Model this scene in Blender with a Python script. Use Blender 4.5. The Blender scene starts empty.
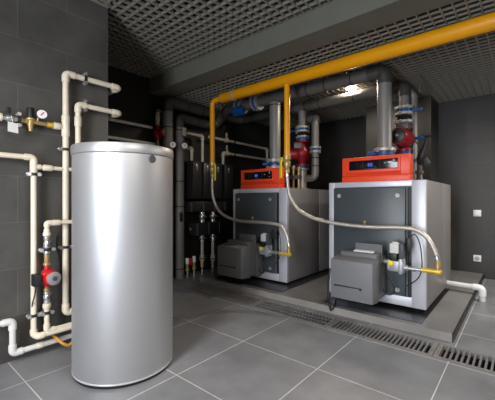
import bpy, bmesh, math, random
from mathutils import Vector, Matrix
random.seed(4)
S = bpy.context.scene
COL = S.collection
PI = math.pi
CAMH = 1.034
FPX = 324.6
FW = Vector((-0.6452, 0.7640, 0)); RT = Vector((0.7640, 0.6452, 0))

# a measured point of the room: the sight line through (u, v) met with a known wall / front plane of the room
def at(u, v, X=None, Y=None, Z=None):
    d = FW + RT * ((u - 247.5) / FPX) + Vector((0, 0, (200 - v) / FPX))
    o = Vector((0, 0, CAMH))
    if X is not None: k = X / d.x
    elif Y is not None: k = Y / d.y
    else: k = (Z - CAMH) / d.z
    return o + d * k

# ------------------------------------------------------------------ materials
def mat(name, col, rough=.5, metal=0., noise=0., nscale=6., bump=0., bscale=40., emit=0., spec=.5, coat=0.):
    m = bpy.data.materials.new(name); m.use_nodes = True
    nt = m.node_tree; b = nt.nodes['Principled BSDF']
    b.inputs['Base Color'].default_value = (*col, 1)
    b.inputs['Roughness'].default_value = rough
    b.inputs['Metallic'].default_value = metal
    b.inputs['Specular IOR Level'].default_value = spec
    if coat: b.inputs['Coat Weight'].default_value = coat
    if emit:
        b.inputs['Emission Color'].default_value = (*col, 1)
        b.inputs['Emission Strength'].default_value = emit
    if noise or bump:
        tc = nt.nodes.new('ShaderNodeTexCoord')
        n = nt.nodes.new('ShaderNodeTexNoise'); n.inputs['Scale'].default_value = nscale; n.inputs['Detail'].default_value = 5
        nt.links.new(tc.outputs['Object'], n.inputs['Vector'])
        if noise:
            r = nt.nodes.new('ShaderNodeMapRange')
            r.inputs['To Min'].default_value = 1 - noise; r.inputs['To Max'].default_value = 1 + noise
            r.inputs['From Min'].default_value = .3; r.inputs['From Max'].default_value = .7
            nt.links.new(n.outputs['Fac'], r.inputs['Value'])
            v = nt.nodes.new('ShaderNodeVectorMath'); v.operation = 'SCALE'
            v.inputs[0].default_value = col
            nt.links.new(r.outputs['Result'], v.inputs['Scale'])
            nt.links.new(v.outputs['Vector'], b.inputs['Base Color'])
        if bump:
            n2 = nt.nodes.new('ShaderNodeTexNoise'); n2.inputs['Scale'].default_value = bscale; n2.inputs['Detail'].default_value = 3
            nt.links.new(tc.outputs['Object'], n2.inputs['Vector'])
            bp = nt.nodes.new('ShaderNodeBump'); bp.inputs['Strength'].default_value = bump; bp.inputs['Distance'].default_value = .004
            nt.links.new(n2.outputs['Fac'], bp.inputs['Height']); nt.links.new(bp.outputs['Normal'], b.inputs['Normal'])
    return m

def tile_mat(name, c1, c2, grout, axes, w, h, off, ox, oz, mortar, rough, nscale=3., namp=.25):
    """tiles laid on a plane; axes = which object coordinates run along / up the plane"""
    m = bpy.data.materials.new(name); m.use_nodes = True
    nt = m.node_tree; b = nt.nodes['Principled BSDF']; N = nt.nodes.new; L = nt.links.new
    tc = N('ShaderNodeTexCoord'); sp = N('ShaderNodeSeparateXYZ'); L(tc.outputs['Object'], sp.inputs[0])
    cb = N('ShaderNodeCombineXYZ')
    L(sp.outputs[axes[0]], cb.inputs[0]); L(sp.outputs[axes[1]], cb.inputs[1])
    ad = N('ShaderNodeVectorMath'); ad.operation = 'ADD'; ad.inputs[1].default_value = (ox, oz, 0); L(cb.outputs[0], ad.inputs[0])
    br = N('ShaderNodeTexBrick'); br.offset = off; br.squash = 1.0
    br.inputs['Scale'].default_value = 1; br.inputs['Brick Width'].default_value = w; br.inputs['Row Height'].default_value = h
    br.inputs['Mortar Size'].default_value = mortar; br.inputs['Mortar Smooth'].default_value = .1; br.inputs['Bias'].default_value = 0
    br.inputs['Color1'].default_value = (*c1, 1); br.inputs['Color2'].default_value = (*c2, 1); br.inputs['Mortar'].default_value = (*grout, 1)
    L(ad.outputs[0], br.inputs['Vector'])
    n = N('ShaderNodeTexNoise'); n.inputs['Scale'].default_value = nscale; n.inputs['Detail'].default_value = 8; n.inputs['Roughness'].default_value = .62
    L(tc.outputs['Object'], n.inputs['Vector'])
    r = N('ShaderNodeMapRange'); r.inputs['From Min'].default_value = .3; r.inputs['From Max'].default_value = .7
    r.inputs['To Min'].default_value = 1 - namp; r.inputs['To Max'].default_value = 1 + namp; L(n.outputs['Fac'], r.inputs['Value'])
    sc = N('ShaderNodeVectorMath'); sc.operation = 'SCALE'; L(br.outputs['Color'], sc.inputs[0]); L(r.outputs[0], sc.inputs['Scale'])
    L(sc.outputs[0], b.inputs['Base Color'])
    rr = N('ShaderNodeMapRange'); rr.inputs['From Min'].default_value = .3; rr.inputs['From Max'].default_value = .7
    rr.inputs['To Min'].default_value = rough - .07; rr.inputs['To Max'].default_value = rough + .07
    L(n.outputs['Fac'], rr.inputs['Value']); L(rr.outputs[0], b.inputs['Roughness'])
    bp = N('ShaderNodeBump'); bp.inputs['Strength'].default_value = .5; bp.inputs['Distance'].default_value = .002; bp.invert = True
    L(br.outputs['Fac'], bp.inputs['Height']); L(bp.outputs['Normal'], b.inputs['Normal'])
    return m

M = {}
M['floor'] = tile_mat('floor_tiles', (.205, .210, .224), (.224, .228, .240), (.62, .59, .57), (0, 1), .6, .6, 0, .957 + 6, -1.795 + 6, .0030, .40, 2.6, .24)
M['plinth'] = tile_mat('plinth_tiles', (.195, .190, .186), (.215, .207, .202), (.30, .28, .26), (0, 1), .6, .6, 0, .957 + 6.27, -2.755 + 6, .0026, .42, 2.6, .2)
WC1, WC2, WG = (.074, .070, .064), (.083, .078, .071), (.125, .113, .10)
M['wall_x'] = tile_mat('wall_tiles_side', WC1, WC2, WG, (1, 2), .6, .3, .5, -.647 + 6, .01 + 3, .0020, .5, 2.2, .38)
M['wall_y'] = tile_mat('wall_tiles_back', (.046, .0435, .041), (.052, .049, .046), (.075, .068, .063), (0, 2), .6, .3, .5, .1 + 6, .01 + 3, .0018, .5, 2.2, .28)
M['black_shade_wall'] = mat('black_paint_shade', (.013, .0125, .012), .6, noise=.2)  # black paint on the recess wall, shade painted in on the back wall
M['grid'] = mat('grid_aluminium', (.25, .232, .19), .5, metal=.0)
M['slab'] = mat('void_black', (.05, .052, .058), .9, noise=.1)
M['beam'] = mat('beam_paint', (.140, .140, .110), .75, noise=.06, bump=.1)
M['silver'] = mat('silver_lacquer', (.68, .685, .70), .47, metal=.85)
M['silver_lid'] = mat('silver_lid', (.62, .625, .64), .44, metal=.8)
M['bright_ring'] = mat('bright_ring', (.85, .85, .87), .25, metal=.6)
M['case'] = mat('boiler_side_grey', (.36, .345, .345), .42, metal=.45)
M['frame'] = mat('boiler_frame_silver', (.66, .665, .72), .40, metal=.25)
M['door'] = mat('door_slate', (.064, .077, .086), .36, noise=.05, nscale=3)
M['burner'] = mat('burner_grey', (.185, .188, .198), .48, bump=.12, bscale=300)
M['burner_back'] = mat('burner_back_grey', (.15, .153, .16), .5)
M['red'] = mat('control_red', (.98, .078, .022), .42)
M['pump_red'] = mat('pump_red', (.29, .008, .014), .35, noise=.15)
M['wall_pump_red'] = mat('wall_pump_red', (.62, .012, .016), .38)
M['yellow'] = mat('gas_yellow', (.95, .405, .004), .36, noise=.04)
M['lever'] = mat('lever_yellow', (.95, .78, .015), .4)
M['ppr'] = mat('cream_pipe', (.84, .745, .59), .38, noise=.05, nscale=10)
M['white_pipe'] = mat('white_pipe', (.78, .76, .73), .4)
M['beige'] = mat('beige_pipe', (.52, .46, .35), .45, noise=.08)
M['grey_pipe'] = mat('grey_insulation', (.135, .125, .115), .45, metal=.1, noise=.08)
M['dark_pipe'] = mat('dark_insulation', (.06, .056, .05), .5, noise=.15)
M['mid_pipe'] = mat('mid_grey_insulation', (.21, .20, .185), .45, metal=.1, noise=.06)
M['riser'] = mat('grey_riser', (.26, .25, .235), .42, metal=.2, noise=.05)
M['flange'] = mat('flange_steel', (.50, .48, .44), .45, metal=.4)
M['blue'] = mat('valve_blue', (.006, .085, .27), .4)
M['black'] = mat('black_plastic', (.014, .014, .015), .45)
M['rubber'] = mat('rubber', (.02, .02, .02), .6)
M['shell'] = mat('pump_group_shell', (.022, .021, .021), .38)
M['brass'] = mat('brass', (.54, .38, .16), .38, metal=.5, noise=.15, nscale=30)
M['gold'] = mat('yellow_brass', (.84, .56, .06), .38, metal=.3)
M['chrome'] = mat('chrome', (.72, .72, .71), .25, metal=.8)
M['alu'] = mat('cast_aluminium', (.46, .47, .50), .42, metal=.5)
M['hose'] = mat('braided_hose', (.66, .60, .53), .35, metal=.6, bump=.6, bscale=260)
M['mat'] = mat('sheet_black', (.022, .023, .026), .3)
M['white'] = mat('white_plastic', (.90, .90, .90), .4)
M['dial'] = mat('dial_white', (.82, .82, .82), .4)
M['needle'] = mat('needle_red', (.7, .03, .04), .4)
M['darkgrey'] = mat('dark_grey_plastic', (.075, .08, .085), .5)
M['motor_grey'] = mat('motor_grey', (.105, .10, .10), .45)
M['discgrey'] = mat('disc_grey', (.36, .36, .36), .45, metal=.2)
M['orange'] = mat('orange_hose', (.66, .31, .05), .45)
M['screen'] = mat('screen_black', (.008, .009, .013), .15)
M['blue_lit'] = mat('display_blue', (.10, .16, .80), .4, emit=.55)
M['icon'] = mat('icon_grey', (.45, .46, .50), .5)
M['grate'] = mat('grate_iron', (.20, .196, .20), .5, metal=.1, noise=.2, nscale=20)
M['grate_rust'] = mat('grate_frame', (.21, .195, .19), .6, noise=.25, nscale=40)
M['pit'] = mat('drain_pit', (.006, .006, .006), .9)
M['lamp'] = mat('lamp_glow', (1.0, .86, .66), .4, emit=60)
M['tag'] = mat('paper_tag', (.74, .73, .69), .6)
M['glass'] = mat('window_glass', (.9, .95, 1), .05)
M['glass'].node_tree.nodes['Principled BSDF'].inputs['Transmission Weight'].default_value = 1
M['glass'].node_tree.nodes['Principled BSDF'].inputs['IOR'].default_value = 1.02

# ------------------------------------------------------------------ mesh builder
def frame_of(d):
    d = d.normalized()
    a = Vector((0, 0, 1)) if abs(d.z) < .9 else Vector((1, 0, 0))
    x = a.cross(d).normalized(); y = d.cross(x)
    return x, y

def fillet(pts, r, n=7):
    pts = [Vector(p) for p in pts]
    out = [pts[0]]
    for i in range(1, len(pts) - 1):
        p, a, b = pts[i], pts[i - 1] - pts[i], pts[i + 1] - pts[i]
        if r <= 0 or a.length < 1e-6 or b.length < 1e-6: out.append(p); continue
        ang = a.angle(b); t = min(r / math.tan(ang / 2) if ang > .02 else 0, a.length * .49, b.length * .49)
        s, e = p + a.normalized() * t, p + b.normalized() * t
        for k in range(n + 1):
            f = k / n
            out.append((s * (1 - f) + p * f) * (1 - f) + (p * (1 - f) + e * f) * f)
    out.append(pts[-1])
    return out

def smooth_path(pts, n=6):
    pts = [Vector(p) for p in pts]; q = [pts[0]] + pts + [pts[-1]]; out = []
    for i in range(1, len(q) - 2):
        p0, p1, p2, p3 = q[i - 1:i + 3]
        for k in range(n):
            t = k / n
            out.append(.5 * ((2 * p1) + (p2 - p0) * t + (2 * p0 - 5 * p1 + 4 * p2 - p3) * t * t + (3 * p1 - p0 - 3 * p2 + p3) * t ** 3))
    out.append(pts[-1]); return out

class MB:
    def __init__(s): s.bm = bmesh.new()
    def box(s, a, b, bev=0., seg=2):
        lo = [min(a[i], b[i]) for i in range(3)]; hi = [max(a[i], b[i]) for i in range(3)]
        v = [s.bm.verts.new((x, y, z)) for z in (lo[2], hi[2]) for y in (lo[1], hi[1]) for x in (lo[0], hi[0])]
        fs = [s.bm.faces.new([v[i] for i in q]) for q in ((0, 2, 3, 1), (4, 5, 7, 6), (0, 1, 5, 4), (2, 6, 7, 3), (0, 4, 6, 2), (1, 3, 7, 5))]
        if bev:
            es = list({e for f in fs for e in f.edges})
            bmesh.ops.bevel(s.bm, geom=es, offset=bev, segments=seg, profile=.5, affect='EDGES')
        return s
    def prism(s, poly, a, b):
        """poly: list of (p,q) functions? -> list of Vector at start; extruded by vector b"""
        v0 = [s.bm.verts.new(Vector(p)) for p in poly]; v1 = [s.bm.verts.new(Vector(p) + Vector(b)) for p in poly]
        n = len(poly)
        s.bm.faces.new(v0[::-1]); s.bm.faces.new(v1)
        for i in range(n): s.bm.faces.new((v0[i], v0[(i + 1) % n], v1[(i + 1) % n], v1[i]))
        return s
    def obox(s, c, ax, ay, az, bev=0.):
        """oriented box: centre and three half-axis vectors"""
        c = Vector(c); ax = Vector(ax); ay = Vector(ay); az = Vector(az)
        v = [s.bm.verts.new(c + ax * i + ay * j + az * k) for k in (-1, 1) for j in (-1, 1) for i in (-1, 1)]
        fs = [s.bm.faces.new([v[i] for i in q]) for q in ((0, 2, 3, 1), (4, 5, 7, 6), (0, 1, 5, 4), (2, 6, 7, 3), (0, 4, 6, 2), (1, 3, 7, 5))]
        if bev: bmesh.ops.bevel(s.bm, geom=list({e for f in fs for e in f.edges}), offset=bev, segments=2, profile=.5, affect='EDGES')
        return s
    def tube(s, path, r, n=16, radii=None):
        path = [Vector(p) for p in path]
        rings = []; x = None
        for i, p in enumerate(path):
            if i == 0: t = path[1] - path[0]
            elif i == len(path) - 1: t = path[-1] - path[-2]
            else: t = (path[i + 1] - p).normalized() + (p - path[i - 1]).normalized()
            t.normalize()
            if x is None: x, y = frame_of(t)
            else:
                x = (x - t * x.dot(t)).normalized(); y = t.cross(x)
            rr = radii[i] if radii else r
            rings.append([s.bm.verts.new(p + x * rr * math.cos(2 * PI * k / n) + y * rr * math.sin(2 * PI * k / n)) for k in range(n)])
        for a, b in zip(rings, rings[1:]):
            for k in range(n): s.bm.faces.new((a[k], a[(k + 1) % n], b[(k + 1) % n], b[k]))
        s.bm.faces.new(rings[0][::-1]); s.bm.faces.new(rings[-1])
        return s
    def cyl(s, a, b, r, n=20): return s.tube([a, b], r, n)
    def lathe(s, base, axis, prof, n=24):
        """prof: (radius, distance along axis)"""
        base = Vector(base); ax = Vector(axis).normalized(); x, y = frame_of(ax)
        rings = []
        for r, h in prof:
            r = max(r, 1e-4)
            rings.append([s.bm.verts.new(base + ax * h + x * r * math.cos(2 * PI * k / n) + y * r * math.sin(2 * PI * k / n)) for k in range(n)])
        for a, b in zip(rings, rings[1:]):
            for k in range(n): s.bm.faces.new((a[k], a[(k + 1) % n], b[(k + 1) % n], b[k]))
        s.bm.faces.new(rings[0][::-1]); s.bm.faces.new(rings[-1])
        return s
    def build(s, name, m, parent=None, loc=None, smooth=True, label=None):
        bmesh.ops.recalc_face_normals(s.bm, faces=s.bm.faces)
        root = parent
        while root is not None and root.parent is not None: root = root.parent
        if parent is not None: off = Vector(root.location)
        elif loc == 'origin': off = Vector((0, 0, 0))
        elif loc is not None: off = Vector(loc)
        else:
            vs = [v.co for v in s.bm.verts]
            off = Vector(((min(v.x for v in vs) + max(v.x for v in vs)) / 2, (min(v.y for v in vs) + max(v.y for v in vs)) / 2, min(v.z for v in vs)))
        for v in s.bm.verts: v.co -= off
        me = bpy.data.meshes.new(name); s.bm.to_mesh(me); s.bm.free()
        if smooth:
            for p in me.polygons: p.use_smooth = True
            try: me.set_sharp_from_angle(angle=math.radians(38))
            except Exception: pass
        me.materials.append(M[m])
        o = bpy.data.objects.new(name, me); COL.objects.link(o)
        if parent is not None: o.parent = parent
        else: o.location = off
        if label: o['label'] = label
        return o

def tag(o, label, cat, group=None):
    o['label'] = label; o['category'] = cat
    if group: o['group'] = group
    return o
def thing(name, label, cat, loc, group=None):
    o = bpy.data.objects.new(name, None); o.empty_display_size = .1; COL.objects.link(o); o.location = Vector(loc)
    return tag(o, label, cat, group)
def struct(o): o['kind'] = 'structure'; return o

X_, Y_, Z_ = Vector((1, 0, 0)), Vector((0, 1, 0)), Vector((0, 0, 1))

def run(name, label, cat, pts, r, m, bend=None, fit=1.28, fl=2.1, group=None, fitmat=None, n=16, elbows=True, partname='pipe'):
    """a pipe run: straight tube with socket elbows as parts"""
    pts = [Vector(p) for p in pts]
    lo = min(pts, key=lambda p: p.z)
    t = thing(name, label, cat, lo, group)
    bend = bend or r * 1.6
    MB().tube(fillet(pts, bend), r, n).build(partname, m, t)
    if elbows:
        for i in range(1, len(pts) - 1):
            a = (pts[i - 1] - pts[i]).normalized(); b = (pts[i + 1] - pts[i]).normalized()
            L = min(fl * r + bend * .6, (pts[i - 1] - pts[i]).length * .6, (pts[i + 1] - pts[i]).length * .6)
            MB().tube(fillet([pts[i] + a * L, pts[i], pts[i] + b * L], bend * .9), r * fit, n).build('elbow', fitmat or m, t)
    return t
def sleeve(t, a, b, r, m, name='coupling', n=16):
    a = Vector(a); b = Vector(b); d = (b - a)
    L = d.length; d.normalize()
    return MB().lathe(a, d, [(r * .92, 0), (r, .004), (r, L - .004), (r * .92, L)], n).build(name, m, t)
def clamp(t, p, axis, wall, r):
    """pipe clamp: band, two side bolts, a stud into the wall behind (a child of the pipe it holds)"""
    p = Vector(p); ax = Vector(axis).normalized(); w = Vector(wall).normalized(); sd = ax.cross(w).normalized()
    mb = MB().cyl(p - ax * .009, p + ax * .009, r * 1.22, 18)
    c = mb.build('clamp', 'rubber', t)
    for s in (-1, 1):
        q = p + sd * s * (r * 1.55 + .003)
        MB().obox(p + sd * s * r * 1.5, sd * r * .42, w * .009, ax * .010).lathe(q - w * .020, w, [(.0125, 0), (.0125, .009), (.006, .011), (.006, .030), (.0115, .031), (.0115, .038)], 10).build('bolt', 'chrome', c)
    return c
def stud(t, p, q):
    MB().cyl(p, q, .005, 8).build('stud', 'chrome', t)

# ================================================================== THE ROOM
CZN, CZF, XL, XR0, YB, YF, XRW = 2.56, 2.40, -2.5, -3.60, 5.28, -1.7, 1.7
def slab(name, a, b, m): return struct(MB().box(a, b).build(name, m, loc='origin', smooth=False))
# floor with the drain trough cut out of it (Y 2.43..2.68)
DY0, DY1 = 2.425, 2.685
fl = MB().box((XR0 - .2, YF - .2, -.2), (XRW + .2, DY0, 0)).box((XR0 - .2, DY1, -.2), (XRW + .2, YB + .2, 0)).box((XR0 - .2, DY0, -.2), (XRW + .2, DY1, -.09))
struct(fl.build('floor', 'floor', loc='origin', smooth=False))
struct(MB().box((XR0, DY0 + .0005, -.0895), (XRW, DY1 - .0005, -.075)).box((XR0, DY0 + .0005, -.075), (XRW, DY0 + .003, -.002)).box((XR0, DY1 - .003, -.075), (XRW, DY1 - .0005, -.002)).build('drain_channel', 'pit', loc='origin', smooth=False))
slab('ceiling', (XR0 - .2, YF - .2, 2.95), (XRW + .2, YB + .2, 3.05), 'slab')
slab('wall_left', (XR0 - .2, YF - .2, 0), (XL, 1.25, 2.95), 'wall_x')
slab('wall_recess', (XR0 - .2, 1.25, 0), (XR0, YB + .2, 2.95), 'black_shade_wall')
slab('wall_back', (-1.7, YB, 0), (XRW + .2, YB + .2, 2.95), 'wall_y')
slab('wall_back_shaded', (XR0, YB, 0), (-1.7, YB + .2, 2.95), 'black_shade_wall')  # tiled stretch in shade, its darkness painted in as black
slab('wall_pier', (-1.757, 4.80, 0), (-.906, YB, 2.95), 'wall_y')
slab('wall_right', (XRW, YF - .2, 0), (XRW + .2, YB, 2.95), 'wall_x')
# front wall (behind the viewpoint) with a tall window
WX0, WX1, WZ0, WZ1 = -1.05, -.15, .08, 2.3
wf = MB()
wf.box((XL, YF - .2, 0), (WX0, YF, 2.95)).box((WX1, YF - .2, 0), (XRW, YF, 2.95)).box((WX0, YF - .2, 0), (WX1, YF, WZ0)).box((WX0, YF - .2, WZ1), (WX1, YF, 2.95))
struct(wf.build('wall_front', 'wall_y', loc='origin', smooth=False))
wn = MB()
for a, b in (((WX0, WZ0), (WX0 + .05, WZ1)), ((WX1 - .05, WZ0), (WX1, WZ1)), ((WX0 + .05, WZ0), (WX1 - .05, WZ0 + .05)), ((WX0 + .05, WZ1 - .05), (WX1 - .05, WZ1)), (((WX0 + WX1) / 2 - .03, WZ0 + .05), ((WX0 + WX1) / 2 + .03, WZ1 - .05))):
    wn.box((a[0], YF - .12, a[1]), (b[0], YF - .05, b[1]))
wo = struct(wn.build('window_1', 'white', loc='origin', smooth=False))
MB().box((WX0 + .05, YF - .09, WZ0 + .05), (WX1 - .05, YF - .085, WZ1 - .05)).build('window_pane', 'glass', wo, smooth=False)
# tiled plinth
PZ = .062
slab('plinth', (-3.12, 2.755, 0), (-.386, YB, PZ), 'plinth')
slab('plinth_side_shade', (-.3858, 2.757, .0), (-.378, YB, PZ - .002), 'black')  # black strip that stands in for the plinth's unlit side face
# ceiling beam
slab('ceiling_beam', (XR0, 2.34, 2.385), (XRW, 2.595, 2.95), 'beam')
# open-cell ceilings
def grid(name, x0, x1, y0, y1, z, p=.076, h=.024, t=.012):
    mb = MB()
    x = x0 + p / 2
    while x < x1: mb.box((x - t / 2, y0, z), (x + t / 2, y1, z + h)); x += p
    y = y0 + p / 2
    while y < y1: mb.box((x0, y - t / 2, z + .0005), (x1, y + t / 2, z + h + .0005)); y += p
    return struct(mb.build(name, 'grid', loc='origin', smooth=False))
grid('ceiling_grid_front', XR0, XRW, 1.25, 2.34, CZN)
grid('ceiling_grid_near', XL, XRW, YF, 1.25, CZN)
grid('ceiling_grid_rear', XR0, XRW, 2.595, YB, CZF, h=.015, t=.011)
slab('trim_1', (XL, YF, CZN - .012), (XL + .02, 1.25, CZN - .0005), 'grid')

# drain gratings
def grate(x0, x1, label, mesh=False):
    t = thing('drain_grate', label, 'drain grate', ((x0 + x1) / 2, 2.555, -.03), 'drain gratings along the plinth')
    a, b = DY0 + .004, DY1 - .004; w = .020
    f = MB()
    f.box((x0, a, -.03), (x1, a + w, .004)).box((x0, b - w, -.03), (x1, b, .004)).box((x0, a + w, -.03), (x0 + .03, b - w, .004)).box((x1 - .03, a + w, -.03), (x1, b - w, .004))
    f.build('frame', 'grate_rust', t, smooth=False)
    g = MB(); n = 23; bw = .15 if mesh else .19; st = (x1 - x0 - .06) / n
    for i in range(1, n): g.box((x0 + .03 + i * st - st * bw, a + w, -.010), (x0 + .03 + i * st + st * bw, b - w, .0035))
    if mesh:
        for k in range(1, 3): 
            yy = a + w + (b - a - 2 * w) * k / 3
            g.box((x0 + .03, yy - .003, -.006), (x1 - .03, yy + .003, .001))
    g.build('bars', 'grate', t, smooth=False)
gx = [-3.59, -2.80, -2.02, -1.215, -.452, .33, 1.11]
gl = ['dark mesh drain grate at the far left end, beside the grey pipes', 'dark mesh drain grate in the shade under the left burner', 'square-mesh drain grate between the two burners, in front of the plinth',
      'slotted drain grate in front of the right boiler burner', 'slotted drain grate at the right edge, past the plinth corner', 'slotted drain grate beyond the right edge of the picture']
for i in range(6): grate(gx[i] + .002, gx[i + 1] - .002, gl[i], i < 3)

# wall plates
def plate(u, v, name, label, sock):
    p = at(u, v, Y=YB - .01); h = .043
    t = thing(name, label, 'socket' if sock else 'switch', (p.x, YB - .012, p.z - h))
    MB().box((p.x - h, YB - .012, p.z - h), (p.x + h, YB - .001, p.z + h), .003).build('cover_plate', 'white', t)
    if sock:
        MB().lathe((p.x, YB - .012, p.z), -Y_, [(.026, 0), (.026, .004), (.022, .005)], 20).build('socket_insert', 'icon', t)
        for s in (-1, 1): MB().cyl((p.x + s * .0095, YB - .016, p.z), (p.x + s * .0095, YB - .0175, p.z), .003, 8).build('contact_hole', 'black', t)
    else:
        MB().box((p.x - .03, YB - .018, p.z - .03), (p.x + .03, YB - .012, p.z + .03), .002).build('rocker', 'white', t)
plate(477.2, 213.2, 'light_switch', 'white square switch plate on grey tiled wall, the upper of two', False)
plate(477.2, 258.3, 'wall_socket', 'white square power socket low on the grey tiled wall', True)

# ================================================================== STORAGE TANK
TC = Vector((-1.926, 1.0716, 0)); TR = .2966
t = thing('storage_tank', 'tall silver cylindrical hot water tank standing on the grey tiled floor', 'tank', TC)
MB().lathe(TC, Z_, [(TR - .006, .0), (TR - .003, .018), (TR - .02, .020)], 96).build('base_ring', 'black', t)
MB().lathe(TC, Z_, [(TR - .03, .026), (TR - .002, .027), (TR, .030), (TR, 1.294), (TR - .004, 1.297)], 128).build('body', 'silver', t)
MB().lathe(TC, Z_, [(TR - .002, 1.298), (TR + .004, 1.300), (TR + .005, 1.303), (TR + .005, 1.349), (TR + .003, 1.352), (TR, 1.353), (.01, 1.354)], 128).build('lid', 'silver_lid', t)
MB().lathe(TC, Z_, [(TR - .012, .0185), (TR + .001, .019), (TR + .002, .022), (TR + .001, .0265), (TR - .01, .027)], 96).build('bottom_trim', 'bright_ring', t)
dirk = at(152, 159, Z=1.6) ; a0 = at(152, 159, Y=1.2)
# sensor plug where the sight line meets the shell
ray = (at(152, 159, Y=2) - Vector((0, 0, CAMH))); rx, ry = ray.x, ray.y
A = rx * rx + ry * ry; B = -2 * (rx * TC.x + ry * TC.y); Cc = TC.x ** 2 + TC.y ** 2 - TR * TR
k = (-B - math.sqrt(B * B - 4 * A * Cc)) / (2 * A); q = Vector((0, 0, CAMH)) + ray * k
nrm = Vector((q.x - TC.x, q.y - TC.y, 0)).normalized()
MB().lathe(q - nrm * .002, nrm, [(.0225, 0), (.0225, .007), (.019, .010)], 28).build('sensor_plug', 'darkgrey', t)

# ================================================================== LEFT WALL PIPES
XP = -2.44; r1 = .0195
def L(u, v, X=XP): return at(u, v, X=X)
def tankpt(z): return Vector((TC.x - TR + .004, TC.y, z))
W_ = Vector((-1, 0, 0))
# riser ending at the top in a run past the wall corner
e = L(66, 73.5); e2 = L(119, 86.5)
b0 = L(65.6, 312.5)
t = run('water_pipe', 'tallest cream water pipe on the tiled wall, turning right at its top', 'pipe',
        [(XP, 1.02, b0.z), (XP, b0.y, b0.z), (XP, b0.y, e.z), (XP, e2.y, e.z), (XP - .24, e2.y, e.z)], r1, 'ppr')
zt = L(65.5, 126).z
MB().lathe((XP, b0.y, zt - .075), Z_, [(r1 * 1.1, 0), (r1 * 1.32, .006), (r1 * 1.32, .045), (r1 * 1.25, .05), (r1 * 1.25, .1), (r1 * 1.32, .105), (r1 * 1.32, .145), (r1 * 1.1, .15)], 18).build('tee', 'ppr', t)
for (u, v) in ((65.3, 149.5), (65.3, 247)):
    c = L(u, v); clamp(t, (XP, b0.y, c.z), Z_, W_, r1)
    stud(t, (XP - .02, b0.y, c.z), (XL, b0.y, c.z))
c = L(84.8, 76); clamp(t, (XP, c.y, e.z), Y_, W_, r1); stud(t, (XP - .02, c.y, e.z), (XL, c.y, e.z))
RY = b0.y
# second riser
e = L(78, 104.5); e2 = L(119.5, 111.5); r2 = .0185
t = run('water_pipe', 'shorter cream water pipe rising beside the tank top, turning right at the upper corner', 'pipe',
        [(XP, e.y, .95), (XP, e.y, e.z), (XP, e2.y, e.z), (XP - .24, e2.y, e.z)], r2, 'ppr')
zc = L(77.5, 121.5).z
sleeve(t, (XP, e.y, zc - .035), (XP, e.y, zc + .035), r2 * 1.3, 'ppr')
c = L(84.6, 104.5); clamp(t, (XP, c.y, e.z), Y_, W_, r2); stud(t, (XP - .02, c.y, e.z), (XL, c.y, e.z))
MB().tube(fillet([(XP, e.y, .97), (XP, e.y, .95), (XP, TC.y, .95), (TC.x - TR, TC.y, .95)], .03), r2, 14).build('tank_branch', 'ppr', t)

# supply line with valve and pressure reducer, running into the tee
zS = (L(0, 117.5).z + L(60, 126).z) / 2
def S_(u): return Vector((XP, L(u, 120).y, zS))
t = run('water_pipe', 'short cream pipe end at the left edge, feeding the upper ball valve', 'pipe', [(XP, YF + .002, zS), S_(1.5)], .019, 'ppr')
sleeve(t, S_(-3), S_(1.8), .026, 'ppr')
t = thing('ball_valve', 'nickel ball valve with black handle and hanging white paper tag', 'valve', S_(8) - Z_ * .03)
MB().lathe(S_(1.9), Y_, [(.017, 0), (.017, .02), (.021, .022), (.024, .04), (.021, .058), (.017, .06), (.017, (S_(17) - S_(1.9)).length)], 18).build('valve_body', 'chrome', t)
p = S_(8.5)
MB().cyl(p + Z_ * .015, p + Z_ * .038, .007, 10).obox(p + Z_ * .05 + X_ * .004, Vector((.006, 0, 0)), Vector((0, .011, 0)), Vector((0, 0, .018)), .003).build('handle', 'black', t)
p = S_(11.8) + X_ * .026
MB().obox(p - Z_ * .058, Vector((.0008, 0, 0)), Vector((0, .027, -.003)), Vector((0, 0, .030))).build('tag', 'tag', t)
MB().tube([S_(10.5) + X_ * .022 + Z_ * .012, S_(11) + X_ * .028 - Z_ * .01, p - Z_ * .03], .0015, 6).build('string', 'white', t)
clamp(t, S_(18.6), Y_, W_, .021); stud(t, S_(18.6) - X_ * .02, Vector((XL, S_(18.6).y, zS)))
t = thing('pressure_reducer', 'brass pressure reducing valve with black cap, between ball valve and cream riser', 'valve', S_(31) - Z_ * .06)
MB().lathe(S_(20), Y_, [(.014, 0), (.019, .002), (.019, .014), (.014, .016), (.013, .03), (.018, .032), (.018, .046), (.014, .05), (.014, (S_(54) - S_(20)).length)], 8).build('union', 'brass', t)
c = S_(30.5)
MB().lathe(c - Z_ * .062, Z_, [(.006, 0), (.011, .002), (.010, .012), (.013, .018), (.016, .034), (.019, .045), (.020, .068), (.027, .072), (.027, .082), (.022, .086)], 20).build('valve_body', 'brass', t)
MB().lathe(c + Z_ * .025, Z_, [(.0225, 0), (.0225, .06), (.020, .066), (.017, .067)], 20).build('cap', 'black', t)
c2 = S_(37.5)
gb = c2 + Z_ * .014
MB().tube(fillet([c2, c2 + Z_ * .03 + X_ * .008, c2 + Z_ * .035 + X_ * .02 + Y_ * .012], .01), .0075, 10).build('gauge_stem', 'brass', t)
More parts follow.
